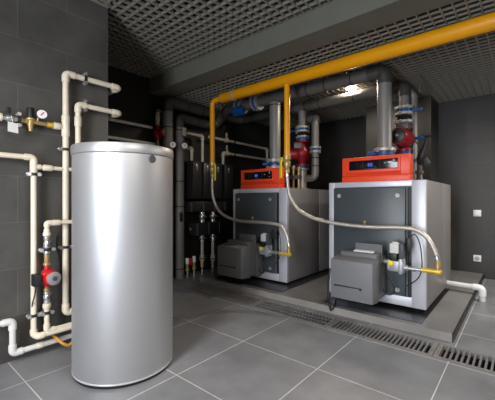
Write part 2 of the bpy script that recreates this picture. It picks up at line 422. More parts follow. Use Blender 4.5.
def gauge(center, nrm, r, parent=None, label=None):
    nrm = Vector(nrm).normalized(); c = Vector(center)
    g = MB().lathe(c - nrm * .012, nrm, [(r * .9, 0), (r, .002), (r, .018), (r * .93, .019), (r * .9, .017)], 24)
    if parent is None:
        t = thing('pressure_gauge', label, 'gauge', c - Z_ * r); g.build('case', 'black', t)
    else: t = parent; g.build('gauge_case', 'black', t)
    MB().lathe(c + nrm * .0055, nrm, [(r * .9, 0), (r * .9, .001)], 24).build('dial', 'dial', t)
    x, y = frame_of(nrm)
    d = (x * .6 + y * .8); s = nrm.cross(d)
    MB().obox(c + nrm * .0078 + d * r * .12, d * r * .45, s * r * .11, nrm * .0008).build('needle', 'needle', t)
    return t
gauge(L(42, 114.5, XP + .045), (1, -.25, .1), .032, t)
MB().lathe(S_(47) , Y_, [(.017, 0), (.018, .004), (.018, (S_(53) - S_(47)).length)], 14).build('adapter_nut', 'gold', t)
tt = run('water_pipe', 'short cream socket joining the brass reducer to the tall riser', 'pipe', [S_(53.2), (XP, RY - .026, zS)], .0185, 'ppr')
sleeve(tt, S_(53.2), S_(60), .0235, 'ppr')

# line P4: in from the left, down the wall, out low to the right
r4 = .0168
e = L(33.6, 157.5); bz = L(34, 334).z; EY = e.y
t = run('water_pipe', 'cream pipe entering from the left edge, dropping down the wall left of the red pump', 'pipe',
        [(XP, YF + .002, e.z), (XP, EY, e.z), (XP, EY, bz), (XP + .05, EY + .012, bz - .004), (XP + .05, .98, bz - .004)], r4, 'ppr')
tz = L(33.6, 167).z
MB().lathe((XP, EY, tz - .04), Z_, [(r4 * 1.1, 0), (r4 * 1.3, .005), (r4 * 1.3, .075), (r4 * 1.1, .08)], 16).build('tee', 'ppr', t)
tb = Vector((XP, EY, tz))
MB().tube(fillet([tb, (XP, 1.03, tz), (TC.x - TR + .01, 1.03, tz)], .03), .0135, 14).build('branch', 'ppr', t)
sleeve(t, tb, L(41, 167), .0185, 'ppr', 'branch_socket'); sleeve(t, Vector((XP, L(43, 167).y, tz)), Vector((XP, L(52, 167).y, tz)), .021, 'ppr')
for (u, v) in ((33.4, 174.3), (33, 315.5)):
    c = L(u, v); clamp(t, (XP, EY, c.z), Z_, W_, r4); stud(t, (XP - .02, EY, c.z), (XL, EY, c.z))

# low line
r5 = .0175; e = L(12.5, 321); b_ = L(14, 353, XP)
t = run('water_pipe', 'white low pipe stepping down near the floor at the left edge, below the other pipes', 'pipe',
        [(XP, YF + .002, e.z), (XP, e.y, e.z), (XP, e.y, b_.z), (XP, 1.0, b_.z)], r5, 'white_pipe')
c = L(40, 346); sleeve(t, (XP, c.y - .02, b_.z), (XP, c.y + .02, b_.z), r5 * 1.15, 'ppr')

# pump line
XQ = -2.395; r6 = .0165
e = L(46.8, 223, XQ); PY_ = e.y
def Q(v): return Vector((XQ, PY_, L(47, v, XQ).z))
t = run('water_pipe', 'cream elbow pipe from the tank side down into the valve above the red pump', 'pipe',
        [(TC.x - TR + .02, 1.0, e.z), (XQ, 1.0, e.z), (XQ, PY_, e.z), Q(229.5)], .0135, 'ppr', fit=1.35)
sleeve(t, (XQ, L(51.5, 223, XQ).y, e.z), (XQ, L(60, 223, XQ).y, e.z), .0195, 'ppr')
MB().lathe(Q(236), Z_, [(.018, 0), (.023, .003), (.023, .02), (.019, .024), (.017, (Q(229) - Q(236)).length)], 18).build('adapter', 'ppr', t)
def valve_v(va, vb, label):
    a, b = Q(vb), Q(va); h = b.z - a.z
    t = thing('ball_valve', label, 'valve', a)
    MB().lathe(a, Z_, [(.016, 0), (.019, .003), (.019, h * .2), (.015, h * .25), (.021, h * .4), (.021, h * .6), (.015, h * .75), (.019, h * .8), (.019, h - .003), (.016, h)], 12).build('valve_body', 'chrome', t)
    m = a + Z_ * h * .5
    MB().tube([m + X_ * .018, m + X_ * .035, m + X_ * .038 + Y_ * .02 + Z_ * .035], .005, 8).build('handle', 'black', t)
    return t
t = valve_v(236.2, 254, 'nickel ball valve above the red wall pump'); clamp(t, Q(249.5), Z_, W_, .021); stud(t, Q(249.5) - X_ * .02, Vector((XL, PY_, Q(249.5).z)))
pc = Q(276.5)
t = thing('circulation_pump', 'small red circulation pump with round grey face on the left tiled wall', 'pump', Q(291))
MB().lathe(Q(290.5), Z_, [(.017, 0), (.019, .002), (.019, .016), (.013, .018), (.013, (Q(286) - Q(290.5)).length)], 10).build('lower_union', 'brass', t)
h = Q(254.3).z - Q(265).z
MB().lathe(Q(265), Z_, [(.022, 0), (.022, .014), (.015, .018), (.0165, .022), (.0165, h)], 10).build('upper_union', 'brass', t)
MB().lathe(Q(286.5), Z_, [(.015, 0), (.018, .02), (.03, .03), (.036, .05), (.036, (Q(271) - Q(286.5)).length - .02), (.03, (Q(271) - Q(286.5)).length), (.016, (Q(269) - Q(286.5)).length), (.015, (Q(265) - Q(286.5)).length)], 20).build('volute', 'wall_pump_red', t)
ax = Vector((1, .12, 0)).normalized()
MB().lathe(pc + ax * .015, ax, [(.045, 0), (.051, .008), (.051, .03), (.047, .034), (.044, .07), (.04, .074)], 28).build('motor', 'wall_pump_red', t)
MB().lathe(pc + ax * .089, ax, [(.041, 0), (.042, .002), (.042, .012), (.038, .014)], 28).build('face_disc', 'discgrey', t)
MB().lathe(pc + ax * .1025, ax, [(.015, 0), (.015, .004), (.011, .005)], 16).build('hub', 'darkgrey', t)
MB().box((pc.x - .005, pc.y - .09, pc.z - .044), (pc.x + .07, pc.y - .048, pc.z + .032), .005).build('terminal_box', 'black', t)
cb = MB().tube(smooth_path([pc + Vector((.02, -.07, -.04)), pc + Vector((.02, -.075, -.1)), Q(303) + Vector((-.03, -.075, 0)), Q(312) + Vector((-.055, -.06, -.01)), Vector((XL + .008, PY_ - .05, Q(318).z)), Vector((XL + .008, PY_ + .06, .35))]), .004, 8).build('cable', 'black', t)
t = valve_v(290.8, 303, 'nickel ball valve below the red wall pump')
t2 = run('water_pipe', 'cream pipe leaving the valve under the red pump and turning right near the floor', 'pipe',
         [Q(303.5), Q(331), (XQ, .98, Q(331).z)], .0155, 'ppr')
MB().lathe(Q(309), Z_, [(.017, 0), (.02, .006), (.024, .012), (.024, .036), (.019, .038)], 18).build('adapter', 'ppr', t2)
clamp(t2, Q(312.5), Z_, W_, .0165); stud(t2, Q(312.5) - X_ * .02, Vector((XL, PY_, Q(312.5).z)))
# orange hose
o = MB().tube(smooth_path([L(53, 335, -2.46), L(57, 338.5, -2.40), L(63, 343.5, -2.36), L(70, 344.5, -2.35), Vector((-2.36, .98, .10)), Vector((-2.36, 1.1, .14))]), .010, 10).build('orange_hose', 'orange')
tag(o, 'orange flexible hose curving under the low pipes beside the tank', 'hose')
# pale cable on the wall behind the tank
o = MB().tube(smooth_path([L(57, 236, XL + .006), L(56.5, 246, XL + .006), L(60, 260, XL + .006), L(61, 280, XL + .006), L(66, 288, XL + .03), L(72, 291, XL + .03), Vector((XL + .03, 1.1, .5))]), .0035, 6).build('sensor_cable', 'black')
tag(o, 'thin black cable hanging on the tiled wall between red pump and tank', 'cable')

# ================================================================== BOILERS
def boiler(cx, y0, z0, W, H, D, side):
    R = side == 'right'
    lab = ('grey boiler with red control unit nearest the right wall, silver front frame fully in view' if R
           else 'grey boiler with red control unit further left, half hidden behind the nearer boiler')
    t = thing('boiler', lab, 'boiler', (cx, y0 + D / 2, PZ))
    x0, x1, z1 = cx - W / 2, cx + W / 2, z0 + H
    g = .02
    body = MB(); body.box((x0, y0 + .045, z0), (x1, y0 + D * .62 - .0015, z1), .006); body.box((x0, y0 + D * .62 + .0015, z0), (x1, y0 + D, z1), .006)
    body.box((x0 + .01, y0 + .1, z0 + .01), (x1 - .01, y0 + D - .05, z1 - .01))
    body.build('casing', 'case', t)
    ml, mr, mt, mb_ = .058, .112, .052, .085
    f = MB()
    f.box((x0, y0, z0), (x0 + ml, y0 + .046, z1), .004).box((x1 - mr, y0, z0), (x1, y0 + .046, z1), .004)
    f.box((x0 + ml - .002, y0 + .002, z1 - mt), (x1 - mr + .002, y0 + .046, z1), .003).box((x0 + ml - .002, y0 + .002, z0), (x1 - mr + .002, y0 + .046, z0 + mb_), .003)
    f.build('front_frame', 'frame', t)
    dx0, dx1, dz0, dz1 = x0 + ml + .004, x1 - mr - .042, z0 + mb_ + .006, z1 - mt - .006
    d = MB().box((dx0, y0 - .028, dz0), (dx1, y0 + .05, dz1), .007).build('door', 'door', t)
    MB().box((dx1 + .006, y0 - .018, dz0 - .002), (dx1 + .014, y0 + .05, dz1)).build('door_edge', 'burner', d)
    MB().box((dx1 + .018, y0 - .002, dz0 - .002), (dx1 + .042, y0 + .05, dz1)).build('hinge_gap', 'black', d)
    for (bx, bz) in ((dx0 + .06, dz1 - .075), (dx1 - .065, dz1 - .075), (dx0 + .06, dz0 + .05), (dx1 - .065, dz0 + .05)):
        MB().lathe((bx, y0 - .027, bz), -Y_, [(.020, 0), (.021, .003), (.018, .007), (.012, .007), (.011, .003)], 18).build('bolt', 'flange', d)
    kx = (dx0 + dx1) / 2 - .02; kz = dz1 - .32 if R else dz1 - .30
    MB().lathe((kx, y0 - .027, kz), -Y_, [(.015, 0), (.015, .006), (.009, .012)], 14).obox((kx, y0 - .033, kz - .018), Vector((.005, 0, 0)), Vector((0, .004, 0)), Vector((0, 0, .016))).build('latch', 'brass', d)
    # control unit
    cw = .622 if R else .60; ch = .238 if R else .240; cy0, cy1 = y0 + .012, y0 + .13
    cxx = cx + .003 if R else cx + .002
    c0, c1 = cxx - cw / 2, cxx + cw / 2
    zs = z1 + .055
    cu = MB()
    cu.box((c0, cy0, z1 + .0005), (c1, cy1, zs), .004)
    cu.box((c0, cy0 + .004, zs + .002), (c1, cy1, z1 + ch), .006)
    cu = cu.build('control_unit', 'red', t)
    fz0, fz1 = zs + .012, z1 + ch - .03
    fx0, fx1 = c0 + .075, c1 - .095
    fr = MB().box((fx0, cy0 - .018, fz0 + .02), (fx1, cy0 + .01, fz1), .004)
    fr.prism([Vector((fx0 - .03, cy0 + .004, fz0 - .004)), Vector((fx0 - .03, cy0 + .004, fz0 + .02)), Vector((fx0 - .03, cy0 - .022, fz0 + .02))], None, Vector((fx1 - fx0 + .05, 0, 0)))
    fr.box((fx0 - .012, cy0 - .012, fz0 + .015), (fx1 + .02, cy0 + .01, fz1 + .006), .003)
    fr.build('fascia', 'red', cu)
    sz0, sz1 = fz0 + .045, fz1 - .006
    MB().box((fx0 + .006, cy0 - .021, sz0), (fx1 + .002, cy0 - .006, sz1), .002).build('display_panel', 'screen', cu)
    w = fx1 - fx0; yy = cy0 - .0225
    MB().box((fx0 + w * .31, yy, sz0 + .004), (fx0 + w * .312, cy0 - .02, sz1 - .004)).box((fx0 + w * .66, yy, sz0 + .004), (fx0 + w * .664, cy0 - .02, sz1 - .004)).box((fx0 + w * .34, yy, sz0 + .006), (fx0 + w * .63, cy0 - .02, sz0 + .010)).build('panel_joints', 'darkgrey', cu)
    zm = (sz0 + sz1) / 2; dg = MB()
    for k in range(2):       # seven-segment style lit digits
        xx = fx0 + w * (.42 + k * .055); hh = .016; ww = .014
        dg.box((xx, yy, zm - hh), (xx + .003, cy0 - .02, zm + hh)).box((xx + ww - .003, yy, zm - hh), (xx + ww, cy0 - .02, zm + hh))
        for zz in (-hh, -.0015, hh - .003): dg.box((xx + .003, yy, zm + zz), (xx + ww - .003, cy0 - .02, zm + zz + .003))
    dg.build('display_digits', 'blue_lit', cu)
    ic = MB()
    for (a, b, s) in ((.76, .6, .007), (.93, .85, .008), (.93, .72, .008), (.93, .3, .007)):
        ic.box((fx0 + w * a - s, yy, sz0 + (sz1 - sz0) * b - s * .6), (fx0 + w * a + s, cy0 - .02, sz0 + (sz1 - sz0) * b + s * .6))
    ic.build('display_icons', 'icon', cu)
    for (fx, fy) in ((x0 + .09, y0 + .1), (x1 - .09, y0 + .1), (x0 + .09, y0 + D - .1), (x1 - .09, y0 + D - .1)):
        MB().lathe((fx, fy, PZ), Z_, [(.036, 0), (.036, .008), (.02, .012), (.018, z0 - PZ + .012)], 16).build('foot', 'black', t)
    return t
RB = dict(cx=-1.0605, y0=3.07, z0=.10, W=.885, H=1.107, D=1.25)
LB = dict(cx=-2.4635, y0=3.12, z0=.087, W=.837, H=1.087, D=1.25)
boiler(side='right', **RB); boiler(side='left', **LB)

def burner(x0, x1, y0, yb, z0, z1, dy, xe, ze, side):
    """x0..x1 cover, y0 front, yb back of the cover, dy the boiler door face, (xe, ze) the hose elbow"""
    R = side == 'right'; W = x1 - x0; H = z1 - z0
    where = 'right boiler door, with a white label on top' if R else 'left boiler door'
    t = thing('burner', 'boxy dark grey gas burner on the ' + where, 'burner', ((x0 + x1) / 2, (y0 + yb) / 2, z0))
    ym = y0 + (yb - y0) * .62
    c = MB()
    # front hood: sloping lid towards the rear
    prof = [(y0, z0 + .004), (y0, z1 - .004), (y0 + .006, z1 + .002), (ym, z1 + .03), (ym, z0 - .012)]
    v0 = [c.bm.verts.new((x0, y, z)) for y, z in prof]; v1 = [c.bm.verts.new((x1, y, z)) for y, z in prof]
    n = len(prof); fs = [c.bm.faces.new(v0), c.bm.faces.new(v1[::-1])]
    for i in range(n): fs.append(c.bm.faces.new((v0[i], v1[i], v1[(i + 1) % n], v0[(i + 1) % n])))
    bmesh.ops.bevel(c.bm, geom=list({e for f in fs for e in f.edges}), offset=.006, segments=2, profile=.5, affect='EDGES')
    cov = c.build('cover', 'burner', t)
    MB().box((x0 + .035, ym - .03, z0 + .0), (x1 - .006, yb, z1 + .062), .012, 3).build('rear_housing', 'burner_back', t)
    MB().box((x0 + .03, y0 - .0025, z0 + H * .33), (x1 - .09, y0 + .004, z0 + H * .365), .001).build('recess_strip', 'black', cov)
    MB().box((x0 + .03, y0 - .004, z0 + H * .30), (x1 - .095, y0 + .004, z0 + H * .332), .001).build('ledge', 'burner', cov)
    MB().cyl((x1 - .098, y0 - .005, z0 + H * .335), (x1 - .098, y0 + .004, z0 + H * .335), .011, 14).build('screw', 'black', cov)
    MB().box((x0 + .13, yb - .01, z1 - .02), (x1 - .0, yb + .005, z1 + .13)).box((x0 + .05, yb + .005, z0 - .01), (x1 - .02, dy - .001, z1 + .02), .01).build('mounting_plate', 'burner_back', t)
    if R: MB().obox(((x0 + x1) / 2 + .045, yb - .052, z1 + .068), Vector((.085, 0, 0)), Vector((0, .026, .002)), Vector((0, 0, .006))).build('label_strip', 'white', t)
    # gas train
    gy = (yb + dy) / 2 - .03; gz = ze
    gxa = x1 + .035
    MB().cyl((x1 - .01, gy, gz + .035), (gxa + .02, gy, gz + .035), .022, 16).build('inlet_pipe', 'chrome', t)
    g = MB().box((gxa, gy - .045, gz - .035), (gxa + .125, gy + .045, gz + .055), .01)
    g.box((gxa + .09, gy - .052, gz - .05), (gxa + .118, gy + .052, gz + .075), .004).box((gxa + .0, gy - .05, gz - .02), (gxa + .02, gy + .05, gz + .06), .004)
    g = g.build('gas_valve', 'alu', t)
    MB().box((gxa + .008, gy - .04, gz + .055), (gxa + .075, gy + .04, gz + .115), .006).build('coil', 'black', g)
    MB().box((gxa + .015, gy - .038, gz + .115), (gxa + .088, gy + .034, gz + .20), .008).lathe((gxa + .05, gy, gz + .198), Z_, [(.024, 0), (.024, .010), (.02, .012)], 16).build('solenoid', 'tag', g)
    MB().box((gxa + .089, gy - .036, gz + .075), (gxa + .125, gy + .03, gz + .20), .004).build('actuator', 'darkgrey', g)
    MB().lathe((gxa + .03, gy - .045, gz + .035), -Y_, [(.022, 0), (.022, .012), (.016, .016)], 18).build('knob', 'lever', g)
    MB().box((gxa + .135, gy + .01, gz + .14), (gxa + .165, gy + .05, gz + .25), .004).build('connector', 'black', g)
    xs = gxa + .125
    MB().lathe((xs, gy, gz), X_, [(.024, 0), (.024, .02), (.017, .022), (.017, .05), (.022, .052), (.022, .085), (.016, .087), (.016, (xe - xs) * .55)], 14).build('gas_nipple', 'chrome', t)
    MB().lathe((xs + (xe - xs) * .53, gy, gz), X_, [(.018, 0), (.018, (xe - xs) * .47 - .02), (.024, (xe - xs) * .47 - .018), (.024, (xe - xs) * .47 + .018), (.012, (xe - xs) * .47 + .028)], 16).build('yellow_nipple', 'gold', t)
    MB().lathe((xe, gy, gz), Z_, [(.022, 0), (.022, .03), (.026, .033), (.026, .065), (.021, .068), (.024, .07), (.024, .088), (.018, .092)], 10).build('hose_union', 'brass', t)
    # cables
    k = gxa + .15
    MB().tube(smooth_path([(k, gy + .03, gz + .25), (k + .05, gy + .02, gz + .28), (k + .085, gy + .03, gz + .2), (k + .10, gy + .03, gz + .03), (k + .07, gy + .03, gz - .08), (k - .02, gy + .05, gz - .16)]), .0045, 8).build('cable', 'black', t)
    MB().tube(smooth_path([(x1 + .01, gy, gz + .0), (x1 + .03, gy - .02, gz - .08), (x1 + .08, gy - .02, gz - .17), (x1 + .07, gy, gz - .235), (x1 + .01, gy + .01, gz - .25), (x1 - .03, gy + .03, gz - .2)]), .0045, 8).build('cable', 'black', t)
    for k in range(2):
        if R: pp = [at(330 + k, 268, Y=2.80), at(327.5 + k * 1.5, 282, Y=2.74), at(328 + k * 1.5, 300, Y=2.725), at(330.5 + k, 310.5 - k, Y=2.735), at(334 + k, 306, Y=2.75), at(335.5 + k, 300, Y=2.80)]
        else: pp = [at(220 + k * 8, 268, Y=2.80), at(219.7 + k * 8, 280, Y=2.76), at(219.6 + k * 9.5, 287, Y=2.78), Vector((x0 + .06 + k * .06, 2.80, PZ + .009)), Vector((x0 + .2 + k * .06, 2.84, PZ + .009))]
        MB().tube(smooth_path(pp), .0042, 8).build('floor_cable', 'black', t)
    return Vector((xe, gy, gz + .09))
xe = at(436.6, 272, Y=2.87).x
HR = burner(-1.268, -.908, 2.62, 2.86, .190, .522, RB['y0'] - .028, xe, at(436.6, 273, Y=2.87).z, 'right')
HL = burner(-2.705, -2.333, 2.66, 2.91, .166, .502, LB['y0'] - .028, at(286.5, 255, Y=2.92).x, at(286.5, 255, Y=2.92).z, 'left')

for x0, x1, y0, y1, lab in ((-1.44, -.598, 2.83, 4.12, 'dark thin sheet on the plinth under the right boiler'), (-2.93, -1.93, 2.845, 4.2, 'dark thin sheet on the plinth under the left boiler')):  # thin near-black sheet on the plinth below each boiler
    tag(MB().box((x0, y0, PZ), (x1, y1, PZ + .004)).build('dark_sheet', 'mat', smooth=False), lab, 'mat')
# ================================================================== GAS PIPE
GY, GZ, GR = 2.90, 2.308, .062
xa = at(212.4, 120, Y=GY).x; xb = at(287, 120, Y=GY).x
t = thing('gas_pipe', 'thick bright yellow gas pipe running under the ceiling with two drops', 'pipe', (xb, GY, 1.4))
xend = at(222, 98, Y=GY).x
MB().lathe((xend, GY, GZ), X_, [(.036, -.035), (.05, -.018), (GR, .0), (GR, XRW - xend + .02)], 32).build('main_pipe', 'yellow', t)
zv = at(212.4, 162, Y=GY).z; zv2 = at(287, 155, Y=GY).z
MB().tube(fillet([(xend + .0, GY, GZ), (xa, GY, GZ), (xa, GY, zv)], .075, 10), .032, 20).build('drop_pipe', 'yellow', t)
MB().cyl((xb, GY, GZ - .02), (xb, GY, zv2), .031, 20).build('drop_pipe', 'yellow', t)
for u in (234, 420):
    hx = at(u, 90, Y=GY).x
    if u == 234:
        c = MB().cyl((hx - .014, GY, GZ), (hx + .014, GY, GZ), GR + .006, 28).build('hanger_clamp', 'flange', t)
        MB().cyl((hx, GY, GZ + GR), (hx, GY, 2.95), .006, 8).build('hanger_rod', 'chrome', c)
def gas_valve(x, za, zb, lab, side, ex=0.):
    t = thing('gas_valve', lab, 'valve', (x, GY, zb))
    h = za - zb
    MB().lathe((x, GY, zb), Z_, [(.02, 0), (.029, .004), (.029, h * .2), (.025, h * .24), (.039, h * .4), (.039, h * .6), (.03, h * .7), (.042, h * .74), (.042, h * .97), (.035, h)], 12).build('valve_body', 'brass', t)
    m = Vector((x + side * ex, GY, zb + h * .72))
    if ex: MB().cyl((x, GY, m.z), m, .010, 10).build('stem', 'brass', t)
    s = side
    MB().cyl(m, m + Vector((s * .035, -.035, 0)), .010, 10).build('stem', 'brass', t)
    p = m + Vector((s * .04, -.042, .0)); q = m + Vector((s * .045, -.045, -.19)); w = Vector((.7071, -.7071 * -1 * .0 + .7071 * .0, 0))
    MB().obox(p + Vector((0, 0, .01)), Vector((.016, -.007, 0)), Vector((.003, .005, 0)), Vector((0, 0, .018)), .002).obox((p + q) / 2 + Vector((s * .006, 0, 0)), Vector((.016, -.007, 0)), Vector((.003, .005, 0)), Vector((0, 0, .095)), .002).build('lever', 'lever', t)
zl = at(212.4, 177, Y=GY).z; zr = at(287, 173, Y=GY).z
gas_valve(xa, zv, zl, 'brass gas valve with yellow lever on the left gas drop', 1, .042)
gas_valve(xb, zv2, zr, 'brass gas valve with yellow lever hanging between the boilers', -1)
def hose(pix, y0, y1, start, end, lab):
    n = len(pix); pts = [start] + [at(u, v, Y=y0 + (y1 - y0) * (i + 1) / (n + 1)) for i, (u, v) in enumerate(pix)] + [end]
    t = thing('gas_hose', lab, 'hose', min(pts, key=lambda p: p.z))
    sp = smooth_path(pts, 8)
    MB().tube(sp, .0185, 16).build('braided_hose', 'hose', t)
    for a, d in ((sp[0], (sp[1] - sp[0]).normalized()), (sp[-1], (sp[-2] - sp[-1]).normalized())):
        MB().lathe(a + d * .001, d, [(.018, 0), (.022, .002), (.022, .035), (.0195, .038)], 16).build('ferrule', 'chrome', t)
hose([(212.3, 190), (214.2, 201), (221, 213), (237, 220.5), (263, 222.5), (280, 225.5), (286.3, 234)], GY, HL.y, Vector((xa, GY, zl - .001)), HL + Z_ * .001, 'braided gas hose curving down to the left burner')
hose([(288, 187), (290.3, 197), (296.5, 207.5), (303, 213), (316, 219), (340, 224), (370, 227), (400, 227.5), (416, 230), (427, 237.5), (434.5, 250)], GY, HR.y, Vector((xb, GY, zr - .001)), HR + Z_ * .001, 'braided gas hose crossing the front of the right boiler')

# ================================================================== HEATING PIPES OVERHEAD
HZ = 2.318; HY = 3.34; RRAD = .068
def flange(t, p, r, h=.018, m='flange', name='flange', n=24, bolts=6):
    p = Vector(p)
    mb = MB().lathe(p, Z_, [(r * .96, 0), (r, .002), (r, h - .002), (r * .96, h)], n)
    for k in range(bolts):
        a = 2 * PI * k / bolts + .3
        mb.lathe(p + Vector((math.cos(a) * r * .86, math.sin(a) * r * .86, -.008)), Z_, [(r * .1, 0), (r * .1, h + .016)], 6)
    return mb.build(name, m, t)
def wafer(t, p, r, h=.03, lever=None):
    p = Vector(p)
    v = MB().lathe(p, Z_, [(r, 0), (r, h)], 24).build('valve_ring', 'blue', t)
    if lever is not None:
        d = Vector(lever).normalized(); c = p + Z_ * h / 2
        MB().cyl(c + d * r * .9, c + d * (r + .10), .014, 12).lathe(c + d * (r + .085), d, [(.03, 0), (.03, .018)], 12).build('lever', 'blue', v)
def ring(t, p, axis, r):
    ax = Vector(axis).normalized(); MB().cyl(Vector(p) - ax * .007, Vector(p) + ax * .007, r * 1.035, 24).build('joint_band', 'rubber', t)

xr = at(384.6, 120, Y=HY).x; xl_ = at(275, 130, Y=HY).x
ztopR = RB['z0'] + RB['H']; ztopL = LB['z0'] + LB['H']
# supply header along the ceiling, ends in the right riser
AX, AY_, AZ = -3.42, 2.49, 2.275
BX, BY_, BZ = -3.455, 2.70, 2.12
pB = at(226, 104, Y=3.30)
t = run('supply_header', 'grey insulated header pipe below the ceiling just behind the yellow gas pipe', 'pipe',
        [(xr - .16, HY, HZ), (BX + .42, HY, HZ)], RRAD, 'grey_pipe', n=28)
for u in (308, 326, 352, 369): 
    q = at(u, 85, Y=HY); ring(t, (q.x, HY, HZ), X_, RRAD)
for u in (308, 327): 
    q = at(u, 85, Y=HY); MB().cyl((q.x, HY, HZ + RRAD), (q.x, HY, CZF + .04), .006, 8).build('hanger_rod', 'flange', t)
def riser(x, zt, hz, lab, elbow):
    t = thing('riser_pipe', lab, 'pipe', (x, HY, zt))
    if elbow:
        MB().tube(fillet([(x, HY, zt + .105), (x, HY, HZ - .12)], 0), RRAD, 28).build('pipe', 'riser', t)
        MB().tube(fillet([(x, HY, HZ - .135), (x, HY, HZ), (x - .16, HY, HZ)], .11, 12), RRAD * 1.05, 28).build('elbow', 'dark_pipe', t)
    else:
        MB().cyl((x, HY, zt + .105), (x, HY, HZ - RRAD + .004), RRAD, 28).build('pipe', 'riser', t)
        ring(t, (x, HY, HZ - RRAD - .03), Z_, RRAD)
    flange(t, (x, HY, zt + .085), .105, .028, bolts=8)
    wafer(t, (x, HY, zt + .045), .09, .04)
    MB().cyl((x - .08, HY - .03, zt + .065), (x - .145, HY - .06, zt + .065), .024, 14).build('valve_actuator', 'blue', t)
    flange(t, (x, HY, zt + .001), .105, .02, bolts=8)
    MB().cyl((x, HY, zt + .02), (x, HY, zt + .05), .06, 20).build('neck', 'flange', t)
riser(xr, 1.430, HZ, 'light grey vertical riser behind the red control unit of the right boiler', True)
riser(xl_, 1.425, HZ, 'light grey vertical riser behind the red control unit of the left boiler', False)
for x, zt in ((xr, ztopR), (xl_, ztopL)):   # boiler outlet stubs
    o = MB().lathe((x, HY, zt + .0005), Z_, [(.07, 0), (.07, .012), (.066, .016), (.066, (1.429 if x == xr else 1.424) - zt)], 24).build('outlet_stub', 'flange')
    tag(o, 'grey outlet stub on top of the %s boiler, behind the control unit' % ('right' if x == xr else 'left'), 'pipe stub')
# motorised blue valves on the supply header
def header_valve(u, lab, motor):
    q = at(u, 100, Y=HY); c = Vector((q.x, HY, HZ))
    t = thing('shutoff_valve', lab, 'valve', c - Z_ * .11)
    for s in (-1, 1):
        MB().lathe(c + X_ * s * .035 - X_ * .009, X_, [(.105, 0), (.105, .018)], 24).build('flange', 'flange', t)
    MB().lathe(c - X_ * .026, X_, [(.085, 0), (.085, .052)], 24).build('valve_body', 'blue', t)
    if motor:
        p = c + Vector((0, -.07, -.075))
        MB().obox(p, Vector((.075, 0, 0)), Vector((0, .04, -.03)), Vector((0, .025, .04)), .008).build('motor', 'blue', t)
        MB().obox(p + Vector((.085, -.015, -.02)), Vector((.03, 0, 0)), Vector((0, .035, -.025)), Vector((0, .02, .03)), .006).build('gearbox', 'blue', t)
header_valve(241, 'blue motorised valve on the header behind the left end of the gas pipe', True)
header_valve(257, 'blue valve between pale flanges on the header, right of the motorised valve', False)

# floor-standing grey pipes at the dark wall; they run back overhead and feed the headers
def bigpipe(x, y, z, pts, lab, r):
    P = [(x, y, .0), (x, y, z)] + pts
    t = thing('heating_pipe', lab, 'pipe', (x, y, 0))
    P = [Vector(p) for p in P]
    MB().tube([P[0], P[1] - Z_ * .12], r, 24).build('pipe', 'mid_pipe', t)
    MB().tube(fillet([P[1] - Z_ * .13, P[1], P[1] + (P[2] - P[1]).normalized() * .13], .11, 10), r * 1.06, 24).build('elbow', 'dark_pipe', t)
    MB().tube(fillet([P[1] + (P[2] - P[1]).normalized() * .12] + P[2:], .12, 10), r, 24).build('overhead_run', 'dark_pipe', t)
    for zz in (.13, .95, 1.28, 1.95): 
        if zz < z - .15: ring(t, (x, y, zz), Z_, r)
    for dy in (.3, .55, .8): ring(t, (x, y + dy, z), Y_, r)
    return t
RY2, RZ2 = 3.86, 2.297
t = bigpipe(AX, AY_, AZ, [(AX, RY2, RZ2), (-2.28 - .1, RY2, RZ2)], 'tall dark grey insulated pipe against the black wall, nearest the tank', .064)
t = bigpipe(BX, BY_, BZ, [(BX, 3.36, BZ), (-3.2, HY, HZ), (BX + .43, HY, HZ)], 'grey insulated pipe standing right of the tank with black lever valve', .060)
bv = at(177, 217, X=BX + .06)
MB().obox((BX + .068, BY_ - .03, bv.z), Vector((.01, 0, 0)), Vector((0, .016, .004)), Vector((0, -.006, .06)), .004).cyl((BX + .055, BY_ - .02, bv.z + .02), (BX + .075, BY_ - .02, bv.z + .02), .016, 12).build('valve_lever', 'black', t)
gauge(Vector((AX + .11, AY_ - .01, at(173, 145, X=AX + .1).z)), (1, -.6, 0), .041, None, 'round white pressure gauge on the dark pipe, left of two gauges')
tag(MB().cyl((AX + .066, AY_ - .0, at(173, 145, X=AX + .1).z), (AX + .095, AY_ - .006, at(173, 145, X=AX + .1).z), .008, 10).build('gauge_pipe', 'brass'), 'small brass stub holding the left pressure gauge', 'pipe fitting')
gb = Vector((BX + .10, BY_ + .0, at(183, 145.5, X=BX + .1).z))
gauge(gb, (1, -.6, 0), .041, None, 'round white pressure gauge on the grey pipe, right of two gauges')
tag(MB().cyl((BX + .060, BY_ + .01, gb.z), (BX + .086, BY_ + .004, gb.z), .008, 10).build('gauge_pipe', 'brass'), 'small brass stub holding the right pressure gauge', 'pipe fitting')

